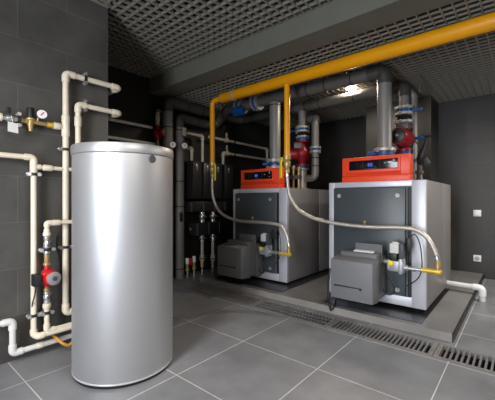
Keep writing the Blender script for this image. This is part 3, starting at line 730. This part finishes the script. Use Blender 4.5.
# return header with the two boiler return drops
xrr = at(404, 105, Y=RY2).x; xll = at(302.5, 115, Y=RY2).x
t = run('return_header', 'grey insulated return pipe under the ceiling lamp, behind the other header', 'pipe',
        [(xrr - .15, RY2, RZ2), (xll - .1, RY2, RZ2)], .062, 'grey_pipe', n=24)
for u in (292, 306, 320, 354): 
    q = at(u, 100, Y=RY2); ring(t, (q.x, RY2, RZ2), X_, .062)
def drop(x, zt, lab, plab, right):
    """return drop: stub, blue valve, bellows, red pump, lower pipe to the boiler"""
    pu = 404 if right else 302.5
    zz = lambda v: at(pu, v, Y=RY2).z
    v = dict(stub=107, f1=109.5, w1=113, f2=115.5, b1=121, f3=123.5, w2=127.5, pt=130, pb=151.5) if right else dict(stub=127, f1=128.8, w1=131, f2=132.5, b1=136.5, f3=138, w2=141, pt=142.5, pb=166)
    t = thing('return_drop', lab, 'pipe', (x, RY2, zz(v['w2'])))
    if right:
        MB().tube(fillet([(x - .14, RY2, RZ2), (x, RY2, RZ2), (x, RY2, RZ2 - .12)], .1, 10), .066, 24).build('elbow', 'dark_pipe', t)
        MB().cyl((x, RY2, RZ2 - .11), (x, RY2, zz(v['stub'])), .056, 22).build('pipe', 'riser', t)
    else:
        MB().cyl((x, RY2, RZ2 - .058), (x, RY2, zz(v['stub'])), .056, 22).build('pipe', 'riser', t)
    flange(t, (x, RY2, zz(v['f1'])), .098, zz(v['stub']) - zz(v['f1']))
    wafer(t, (x, RY2, zz(v['w1'])), .085, zz(v['f1']) - zz(v['w1']), (1, .1, 0) if right else (-1, -.1, 0))
    flange(t, (x, RY2, zz(v['f2'])), .098, zz(v['w1']) - zz(v['f2']))
    h = zz(v['f2']) - zz(v['b1'])
    MB().lathe((x, RY2, zz(v['b1'])), Z_, [(.06, 0), (.072, h * .15), (.06, h * .33), (.074, h * .5), (.06, h * .67), (.072, h * .85), (.06, h)], 22).build('bellows', 'rubber', t)
    flange(t, (x, RY2, zz(v['f3'])), .092, zz(v['b1']) - zz(v['f3']))
    wafer(t, (x, RY2, zz(v['w2'])), .08, zz(v['f3']) - zz(v['w2']))
    # pump
    zt_, zb_ = zz(v['w2']) - .001, zz(v['pb']); h = zt_ - zb_; zc = (zt_ + zb_) / 2
    p = thing('circulation_pump', plab, 'pump', (x, RY2, zb_))
    MB().lathe((x, RY2, zb_), Z_, [(.088, 0), (.09, .002), (.09, .02), (.05, .024), (.062, h * .22), (.1, h * .36), (.112, h * .5), (.1, h * .64), (.062, h * .78), (.05, h - .024), (.09, h - .02), (.09, h - .002), (.088, h)], 26).build('volute', 'pump_red', p)
    d = Vector((-.06, -1, 0)).normalized() if right else Vector((-.85, -.53, .05)).normalized()
    c = Vector((x + (.03 if right else 0), RY2, zc - (.0 if right else .01)))
    mr = .092 if right else .085
    ml = .24 if right else .2
    MB().lathe(c + d * .05, d, [(mr * .95, 0), (mr * 1.0, .03), (mr, ml - .02), (mr * .9, ml)], 28).build('motor', 'pump_red', p)
    MB().lathe(c + d * (.05 + ml - .004), d, [(mr * .82, 0), (mr * .82, .012), (mr * .7, .018)], 28).build('face_disc', 'black', p)
    MB().lathe(c + d * (.05 + ml + .013), d, [(mr * .16, 0), (mr * .16, .006)], 12).build('hub', 'discgrey', p)
    s = Vector((-d.y, d.x, 0)); bc = c + d * .11 + Z_ * (mr + .03) if right else c + Vector((-.03, -.07, .105))
    MB().obox(bc, d * .055, s * .06, Z_ * .04, .01).build('terminal_box', 'motor_grey', p)
    if right:
        MB().tube(smooth_path([bc + s * -.05, c + d * .17 - s * .10 + Z_ * .05, c + d * .2 - s * .11 - Z_ * .06, c + d * .12 - s * .12 - Z_ * .2]), .014, 10).build('cable', 'discgrey', p)
    # lower pipe
    bt = ztopR if right else ztopL
    lp = thing('return_stub', ('grey flanged stub below the red pump on the right boiler' if right else 'grey flanged stub below the red pump on the left boiler'), 'pipe', (x, RY2, bt))
    wafer(lp, (x, RY2, zb_ - .034), .082, .032)
    MB().lathe((x, RY2, bt + .001), Z_, [(.09, 0), (.09, .018), (.058, .02), (.058, zb_ - .036 - bt - .02), (.085, zb_ - .036 - bt - .018), (.085, zb_ - .036 - bt)], 24).build('pipe', 'flange', lp)
    return zc
drop(xrr, ztopR, 'grey return drop with blue valve and black bellows above the right boiler pump', 'red circulation pump with round black face above the right boiler', True)
drop(xll, ztopL, 'grey return drop with blue valve and black bellows above the left boiler pump', 'red circulation pump lying sideways behind the hanging gas valve', False)
# bypass pipe beside the left drop
xb2 = at(315.3, 140, Y=RY2).x
def zz(v, u=315.3): return at(u, v, Y=RY2).z
t = thing('bypass_pipe', 'slim grey bypass pipe with blue flange, right of the sideways red pump', 'pipe', (xb2, RY2, zz(178)))
zb = zz(178)
MB().tube(fillet([(xll + .065, RY2 + .09, zz(117)), (xb2, RY2 + .05, zz(117)), (xb2, RY2, zz(124)), (xb2, RY2, zz(147))], .06), .05, 20).build('upper_pipe', 'riser', t)
flange(t, (xb2, RY2, zz(148.6)), .075, zz(147) - zz(148.6)); wafer(t, (xb2, RY2, zz(151)), .066, zz(148.6) - zz(151)); flange(t, (xb2, RY2, zz(152.6)), .075, zz(151) - zz(152.6))
MB().tube(fillet([(xb2, RY2, zz(152.6)), (xb2, RY2, zb), (xll + .055, RY2, zb)], .07), .047, 20).build('lower_pipe', 'riser', t)
for v in (158, 166): ring(t, (xb2, RY2, zz(v)), Z_, .047)
# sensor and small brass fittings left of the sideways pump
q = at(298, 176, Y=3.72)
t = thing('safety_fitting', 'brass fittings with grey block on the left boiler top, below the sideways pump', 'fitting', (q.x, 3.72, ztopL))
for u, vt in ((293.5, 166), (298.8, 167)):
    p = at(u, vt, Y=3.72); MB().lathe((p.x, 3.72, ztopL + .001), Z_, [(.02, 0), (.026, .01), (.026, .03), (.018, .034), (.018, p.z - ztopL - .05), (.026, p.z - ztopL - .045), (.026, p.z - ztopL - .01), (.018, p.z - ztopL)], 12).build('brass_pipe', 'brass', t)
p = at(295.5, 177, Y=3.68)
MB().box((p.x - .09, 3.66, p.z - .025), (p.x + .06, 3.71, p.z + .025), .006).build('connector_block', 'motor_grey', t)
# slim pipe and safety assembly at the right of the right pump
x4 = at(413.5, 120, Y=3.98).x
t = thing('bypass_pipe', 'slim grey pipe with blue lever valve right of the round-faced red pump', 'pipe', (x4, 3.98, ztopR))
MB().tube(fillet([(xrr, 3.93, 2.28), (x4, 3.98, 2.2), (x4, 3.98, ztopR + .001)], .05), .042, 20).build('pipe', 'riser', t)
zz4 = at(416, 139, Y=3.95).z
MB().cyl((x4 - .07, 3.95, zz4), (x4 + .0, 3.95, zz4), .05, 16).build('valve_body', 'motor_grey', t)
MB().cyl((x4 + .0, 3.93, zz4), (x4 + .13, 3.9, zz4 + .004), .017, 12).lathe((x4 + .1, 3.907, zz4 + .003), X_, [(.03, 0), (.03, .02)], 12).build('valve_lever', 'blue', t)
MB().cyl((x4 + .13, 3.9, zz4 + .004), (x4 + .2, 3.885, zz4 + .004), .011, 10).build('lever_grip', 'black', t)
zz5 = at(414, 160.5, Y=3.95).z
MB().lathe((x4, 3.98, zz5 - .02), Z_, [(.048, 0), (.048, .04)], 18).build('blue_collar', 'blue', t)
q = at(424, 150, Y=3.75)
t = thing('safety_valve', 'black safety valve group on the right boiler top, right of the control unit', 'valve', (q.x, 3.8, ztopR))
p = at(419.5, 178, Y=3.8)
MB().lathe((p.x, 3.8, ztopR + .001), Z_, [(.03, 0), (.036, .01), (.036, .05), (.03, .06), (.03, .1), (.042, .105), (.042, .135), (.026, .14), (.026, .24)], 16).build('valve_body', 'motor_grey', t)
ax = Vector((.42, 0, -.25)).normalized(); c = Vector((p.x + .02, 3.78, ztopR + .25))
MB().lathe(c, Vector((.3, -.15, .9)), [(.028, -.05), (.036, -.03), (.05, .0), (.05, .04), (.036, .1), (.024, .15), (.016, .22)], 16).build('cap', 'black', t)
MB().cyl(c + Vector((.045, -.03, .0)), c + Vector((.075, -.05, -.06)), .028, 14).build('discharge', 'darkgrey', t)
MB().tube(smooth_path([c + Vector((0, 0, .1)), c + Vector((-.06, -.02, .2)), c + Vector((-.09, -.01, .05)), c + Vector((-.08, 0, -.15))]), .006, 8).build('cable', 'black', t)
q = at(424, 88, Y=3.95)
o = MB().cyl((q.x - .03, 3.95, 2.20), (q.x - .03, 3.95, 2.44), .006, 8).cyl((q.x - .045, 3.95, 2.22), (q.x - .045, 3.95, 2.32), .017, 10).build('hanger_rod', 'motor_grey'); tag(o, 'thin grey threaded rod hanging from the grid ceiling right of the header elbow', 'rod')

# ceiling lamp
def lamp(x, y, z, lab, power, col=(1, .86, .68), sz=.14, vis=True):
    t = thing('ceiling_light', lab, 'lamp', (x, y, z))
    MB().lathe((x, y, z - .006), Z_, [(sz * .5, .002), (sz * .62, 0), (sz * .62, .006), (sz * .54, .008), (sz * .54, .07), (sz * .3, .085)], 28).build('housing', 'alu', t)
    MB().lathe((x, y, z - .0075), Z_, [(sz * .49, 0), (sz * .49, .002)], 24).build('diffuser', 'lamp', t)
    l = bpy.data.lights.new('ceiling_light_glow', 'AREA'); l.shape = 'DISK'; l.size = sz; l.energy = power; l.color = col
    o = bpy.data.objects.new('ceiling_light_glow', l); COL.objects.link(o); o.location = (0, 0, -.012); o.parent = t
q = at(352, 88, Z=CZF)
lamp(q.x, q.y - .02, CZF - .002, 'round lit ceiling lamp in the grid between the two overhead headers', 12, sz=.12)
def fill_lamp(x, y, z, zc, lab, down, up, col=(1, .94, .86)):
    """added unseen fill light, modelled as a hanging luminaire, shining down and up"""
    t = thing('fill_light', lab, 'lamp', (x, y, z))
    MB().box((x - .07, y - .6, z), (x + .07, y + .6, z + .05), .006).build('housing', 'white', t)
    for s in (-1, 1): MB().cyl((x, y + s * .5, z + .05), (x, y + s * .5, zc), .004, 6).build('hanger_wire', 'chrome', t)
    for s, e in ((-1, down), (1, up)):
        l = bpy.data.lights.new('fill_glow', 'AREA'); l.shape = 'RECTANGLE'; l.size = .12; l.size_y = 1.15; l.energy = e; l.color = col
        o = bpy.data.objects.new('fill_glow', l); COL.objects.link(o); o.parent = t
        o.location = (0, 0, -.004 if s < 0 else .055)
        if s > 0: o.rotation_euler = (PI, 0, 0)
fill_lamp(.55, .55, 2.2, 2.95, 'added fill light outside the picture, above and right of the viewer', 26, 7)
fill_lamp(-1.0, -.75, 2.2, 2.95, 'added fill light outside the picture, behind the viewer by the window', 26, 7)
fill_lamp(.75, 3.9, 2.1, 2.95, 'added fill light outside the picture, near the back wall', 34, 5)

# ================================================================== DARK RECESS
XW = XR0 + .05
for v0, v1, u0, u1, lab in ((119.8, 127, 108, 152, 'upper white pipe running along the black wall behind the tank'), (135.5, 146, 108, 158, 'lower white pipe along the black wall just above the tank lid')):
    p = at(u0, v0, X=XW); q = at(u1, v1, X=XW); z = (p.z + q.z) / 2
    run('water_pipe', lab, 'pipe', [(XW, 1.27, z), (XW, q.y, z)], .018, 'white_pipe')
# small red pump by the big pipe
XS = -3.47
pc = at(157.5, 133, X=XS)
t = thing('circulation_pump', 'small red pump hanging on the black wall just above the tank lid', 'pump', pc - Z_ * .1)
MB().lathe(pc - Z_ * .1, Z_, [(.02, 0), (.026, .03), (.045, .05), (.055, .08), (.055, .115), (.04, .14), (.024, .16), (.02, .19)], 20).build('volute', 'pump_red', t)
d = Vector((.75, .25, 0)).normalized()
MB().lathe(pc + d * .03, d, [(.05, 0), (.055, .01), (.05, .07), (.045, .075)], 22).build('motor', 'pump_red', t)
MB().lathe(pc + d * .103, d, [(.035, 0), (.035, .006), (.025, .01)], 18).build('face_disc', 'motor_grey', t)
MB().obox(pc + Vector((.03, .08, .0)), Vector((.03, 0, 0)), Vector((0, .03, 0)), Vector((0, 0, .035)), .005).build('terminal_box', 'pump_red', t)
p1 = at(157, 112, X=XS); p2 = at(163.5, 110, X=XS)
t = run('pump_riser', 'thin grey pipe and valve rising from the small red pump beside the dark riser', 'pipe', [pc + Z_ * .092, (XS, pc.y, p1.z + .02), (XS, AY_ - .07, p1.z + .02)], .018, 'grey_pipe')
MB().lathe(pc + Z_ * .10, Z_, [(.022, 0), (.028, .01), (.02, .03), (.03, .06), (.03, .1), (.02, .13), (.026, .15)], 14).build('valve', 'beige', t)
pl = pc - Z_ * .101
run('pump_riser', 'short grey pipe below the small red pump, dipping behind the tank', 'pipe', [pl, (XS, pc.y, .3)], .018, 'grey_pipe')

# pump groups: four black shells along the dark wall
GX0, GX1 = XR0 + .04, -3.36
ys = [2.84, 3.035, 3.235, 3.45]; zt, zb = 1.555, 1.05
names = ['black pump group shell nearest the grey pipe', 'second black pump group shell from the grey pipe', 'third black pump group shell, behind the left gas hose', 'black pump group shell nearest the left boiler']
for i, (y, nm) in enumerate(zip(ys, names)):
    w = .18 if i < 3 else .2
    t = thing('pump_group', nm, 'pump unit', ((GX0 + GX1) / 2, y + w / 2, zb), 'black pump groups on the dark wall')
    c = MB()
    prof = [(y, zb), (y, zt), (y + .03, zt + .012), (y + w - .03, zt + .012), (y + w, zt), (y + w, zb)]
    c.prism([Vector((GX0, a, b)) for a, b in prof], None, Vector((GX1 - GX0 - .02, 0, 0)))
    c.build('back_shell', 'shell', t)
    c = MB(); c.box((GX1 - .02, y + .008, zb + .01), (GX1, y + w - .008, zt - .005), .008, 2)
    c.build('front_shell', 'shell', t)
    MB().lathe((GX1, y + w * .42, zt - .06), X_, [(.02, 0), (.02, .012), (.011, .014), (.011, .02)], 16).build('thermometer', 'chrome', t)
    MB().box((GX1 + .001, y + w * .42 - .006, zt - .12), (GX1 + .012, y + w * .42 + .006, zt - .07), .002).build('handle', 'discgrey', t)
def manifold(y0, y1, z0, z1, x1, lab):
    t = thing('manifold', lab, 'manifold', ((GX0 + x1) / 2, (y0 + y1) / 2, z0))
    MB().box((GX0, y0, z0), (x1, y1, z1), .01).build('shell', 'shell', t)
    yy = y0 + .02
    while yy < y1:
        MB().box((x1 - .005, yy, z0 + .006), (x1 + .006, yy + .012, z1 - .006)).build('strap', 'motor_grey', t); yy += .21
    return t
manifold(2.80, 3.66, at(197, 212, X=-3.36).z, at(197, 201.5, X=-3.36).z, -3.36, 'upper black insulated manifold below the pump group shells')
zm0, zm1 = at(205, 235, X=-3.36).z, at(205, 222.5, X=-3.36).z
t = manifold(2.90, 3.36, zm0, zm1, -3.36, 'lower black insulated manifold between two rows of valves')
MB().lathe((-3.47, 2.90, (zm0 + zm1) / 2), -Y_, [(.018, 0), (.018, .012), (.01, .014)], 12).build('end_plug', 'brass', t)
XM = -3.41
um = at(197, 212, X=-3.36).z
def legv(u, ztop, zbot, lab, hand):
    p = at(u, 240, X=XM); y = p.y; h = ztop - zbot
    t = thing('ball_valve', lab, 'valve', (XM, y, zbot))
    MB().lathe((XM, y, zbot), Z_, [(.02, 0), (.034, .004), (.034, h * .25), (.028, h * .3), (.044, h * .45), (.044, h * .65), (.028, h * .8), (.034, h * .85), (.034, h - .004), (.02, h)], 14).build('valve_body', 'chrome', t)
    MB().obox((XM + .055, y, zbot + h * .55), Vector((.012, 0, 0)), Vector((0, .028, 0)), Vector((0, 0, .008)), .003).build('handle', hand, t)
    return y
legv(202.2, um - .001, zm1 + .001, 'left chrome valve between the two black manifolds', 'motor_grey'); legv(212.8, um - .001, zm1 + .001, 'right chrome valve between the two black manifolds', 'motor_grey')
for u, lab, vb in ((202.2, 'left', 272), (212.8, 'right', 268)):
    zvb = at(u, 241, X=XM).z
    y = legv(u, zm0 - .001, zvb, '%s chrome valve under the lower black manifold' % lab, 'motor_grey')
    t = thing('water_pipe', '%s beige pipe dropping from the lower manifold to the floor' % lab, 'pipe', (XM, y, 0))
    zj = at(u, 259, X=XM).z; zk = at(u, 267, X=XM).z
    MB().cyl((XM, y, zvb - .001), (XM, y, zj), .022, 14).build('pipe', 'beige', t)
    MB().lathe((XM, y, zj - .0), -Z_, [(.034, -.06), (.034, .02), (.022, .022)], 14).build('coupling', 'beige', t)
    MB().lathe((XM, y, zk), Z_, [(.02, 0), (.026, .004), (.026, zj - zk - .004), (.02, zj - zk)], 10).build('brass_nut', 'brass', t)
    MB().cyl((XM, y, 0), (XM, y, zk), .015, 12).build('pipe_end', 'chrome', t)
    MB().box((XM - .01, y - .05, zj + .005), (XM + .035, y + .05, zj + .02), .003).build('clamp', 'motor_grey', t)
# two drain taps in the floor
for u, vt, vb, lab, red in ((187.3, 258, 277, 'small floor tap with red and white handle, nearest the grey pipe', True), (194, 256, 275.5, 'small floor tap with white handle beside the beige pipes', False)):
    p = at(u, vb, Z=0); X0, y = p.x, p.y; d = at(u, vt, X=X0).z
    t = thing('drain_tap', lab, 'tap', (X0, y, 0))
    MB().cyl((X0, y, 0), (X0, y, d * .3), .014, 12).build('pipe_end', 'chrome', t)
    MB().lathe((X0, y, d * .3), Z_, [(.02, 0), (.026, .005), (.026, d * .18), (.018, d * .2), (.022, d * .25), (.022, d * .4)], 12).build('brass_body', 'brass', t)
    MB().lathe((X0, y, d * .68), Z_, [(.018, 0), (.024, .004), (.024, d * .3), (.02, d * .32)], 14).build('cap', 'white', t)
    if red: MB().box((X0 + .02, y + .025, d * .62), (X0 + .035, y + .055, d * .98), .004).build('handle', 'needle', t)
    else: MB().box((X0 + .024, y + .01, d * .72), (X0 + .034, y + .06, d * .8), .003).build('handle', 'black', t)
# feed pipes above the pump groups
XF = -3.42
def F(u, v): return at(u, v, X=XF)
a = F(184, 132.5); b = F(202.5, 136); c = F(202.5, 160.5); zf = (a.z + b.z) / 2
t = run('feed_pipe', 'beige pipe bending down into the second black shell from a cream tee', 'pipe', [(XF, a.y, zf), (XF, b.y, zf), (XF, b.y, zt + .014)], .019, 'beige', fit=1.3)
MB().box((XF - .03, a.y - .045, zf - .05), (XF + .03, a.y + .02, zf + .06), .008).build('tee', 'beige', t)
a = F(186.5, 147.5); b = F(191.7, 147.5)
t = run('feed_pipe', 'short beige elbow pipe from the right gauge into the first black shell', 'pipe', [(XF, a.y, a.z), (XF, max(b.y, 2.86), a.z), (XF, max(b.y, 2.86), zt + .014)], .02, 'beige', fit=1.3)
a = F(215, 138); b = F(267, 149.5); c = F(268, 160)
zf = a.z
t = run('feed_pipe', 'upper long beige pipe with air vent on the black wall behind the left gas drop', 'pipe', [(XF, a.y - .12, zf), (XF, b.y, (zf + b.z) / 2), (XF, b.y, 1.2)], .02, 'beige', fit=1.3)
p = F(226.5, 140)
MB().lathe((XF, p.y, zf), Z_, [(.036, -.03), (.04, .0), (.034, .03), (.012, .034), (.012, .06), (.016, .064), (.016, .11)], 12).build('air_vent', 'beige', t)
p = F(234, 141); MB().cyl((XF, p.y - .01, zf), (XF, p.y + .01, zf), .03, 16).build('clamp', 'rubber', t)
a = F(223, 152.5); b = F(262, 159.5); zf = (F(228, 153.5).z + F(255, 158).z) / 2
t = run('feed_pipe', 'lower long beige pipe with air vent turning down into a black shell', 'pipe', [(XF, b.y + .1, zf), (XF, a.y, zf), (XF, a.y, zt + .014)], .02, 'beige', fit=1.35)
p = F(226.8, 152)
MB().lathe((XF, p.y, zf), Z_, [(.034, -.03), (.04, .0), (.034, .03), (.012, .034), (.012, .06), (.016, .064), (.016, .12)], 12).build('air_vent', 'beige', t)
p = F(234, 153); MB().cyl((XF, p.y - .01, zf), (XF, p.y + .01, zf), .03, 16).build('clamp', 'rubber', t)

# condensate pipe at the right
a = at(452, 281.5, Y=4.42); 
p0 = at(452, 282, Y=4.40); p1 = at(483, 287.5, Z=.155)
zc = .135
p1 = at(482.5, 288, Z=zc)
t = run('drain_pipe', 'white elbow drain pipe reaching from the boiler back across the plinth edge', 'pipe', [(RB['cx'] + RB['W'] / 2 - .2, p1.y + .02, zc), (p1.x, p1.y, zc), (p1.x, p1.y, .001)], .026, 'white_pipe', fit=1.25, fitmat='white', bend=.045)

# ================================================================== LIGHT, CAMERA
def area(name, loc, rot, sx, sy, power, col):
    l = bpy.data.lights.new(name, 'AREA'); l.shape = 'RECTANGLE'; l.size = sx; l.size_y = sy; l.energy = power; l.color = col
    o = bpy.data.objects.new(name, l); COL.objects.link(o); o.location = loc; o.rotation_euler = rot
area('window_daylight', ((WX0 + WX1) / 2, YF - .04, (WZ0 + WZ1) / 2), (PI / 2, 0, 0), .8, 2.1, 66, (.86, .91, 1.0))
w = bpy.data.worlds.new('daylight'); S.world = w; w.use_nodes = True
w.node_tree.nodes['Background'].inputs[0].default_value = (.75, .85, 1, 1); w.node_tree.nodes['Background'].inputs[1].default_value = 1.0

cam = bpy.data.cameras.new('camera'); co = bpy.data.objects.new('camera', cam); COL.objects.link(co)
cam.sensor_width = 36; cam.lens = 36 * FPX / 495
co.location = (0, 0, CAMH)
co.rotation_euler = (PI / 2, 0, math.atan2(-FW.x, FW.y))
cam.clip_start = .02
S.camera = co
S.view_settings.view_transform = 'Standard'; S.view_settings.look = 'None'; S.view_settings.gamma = 1; S.view_settings.use_curve_mapping = False
S.view_settings.exposure = 0.66
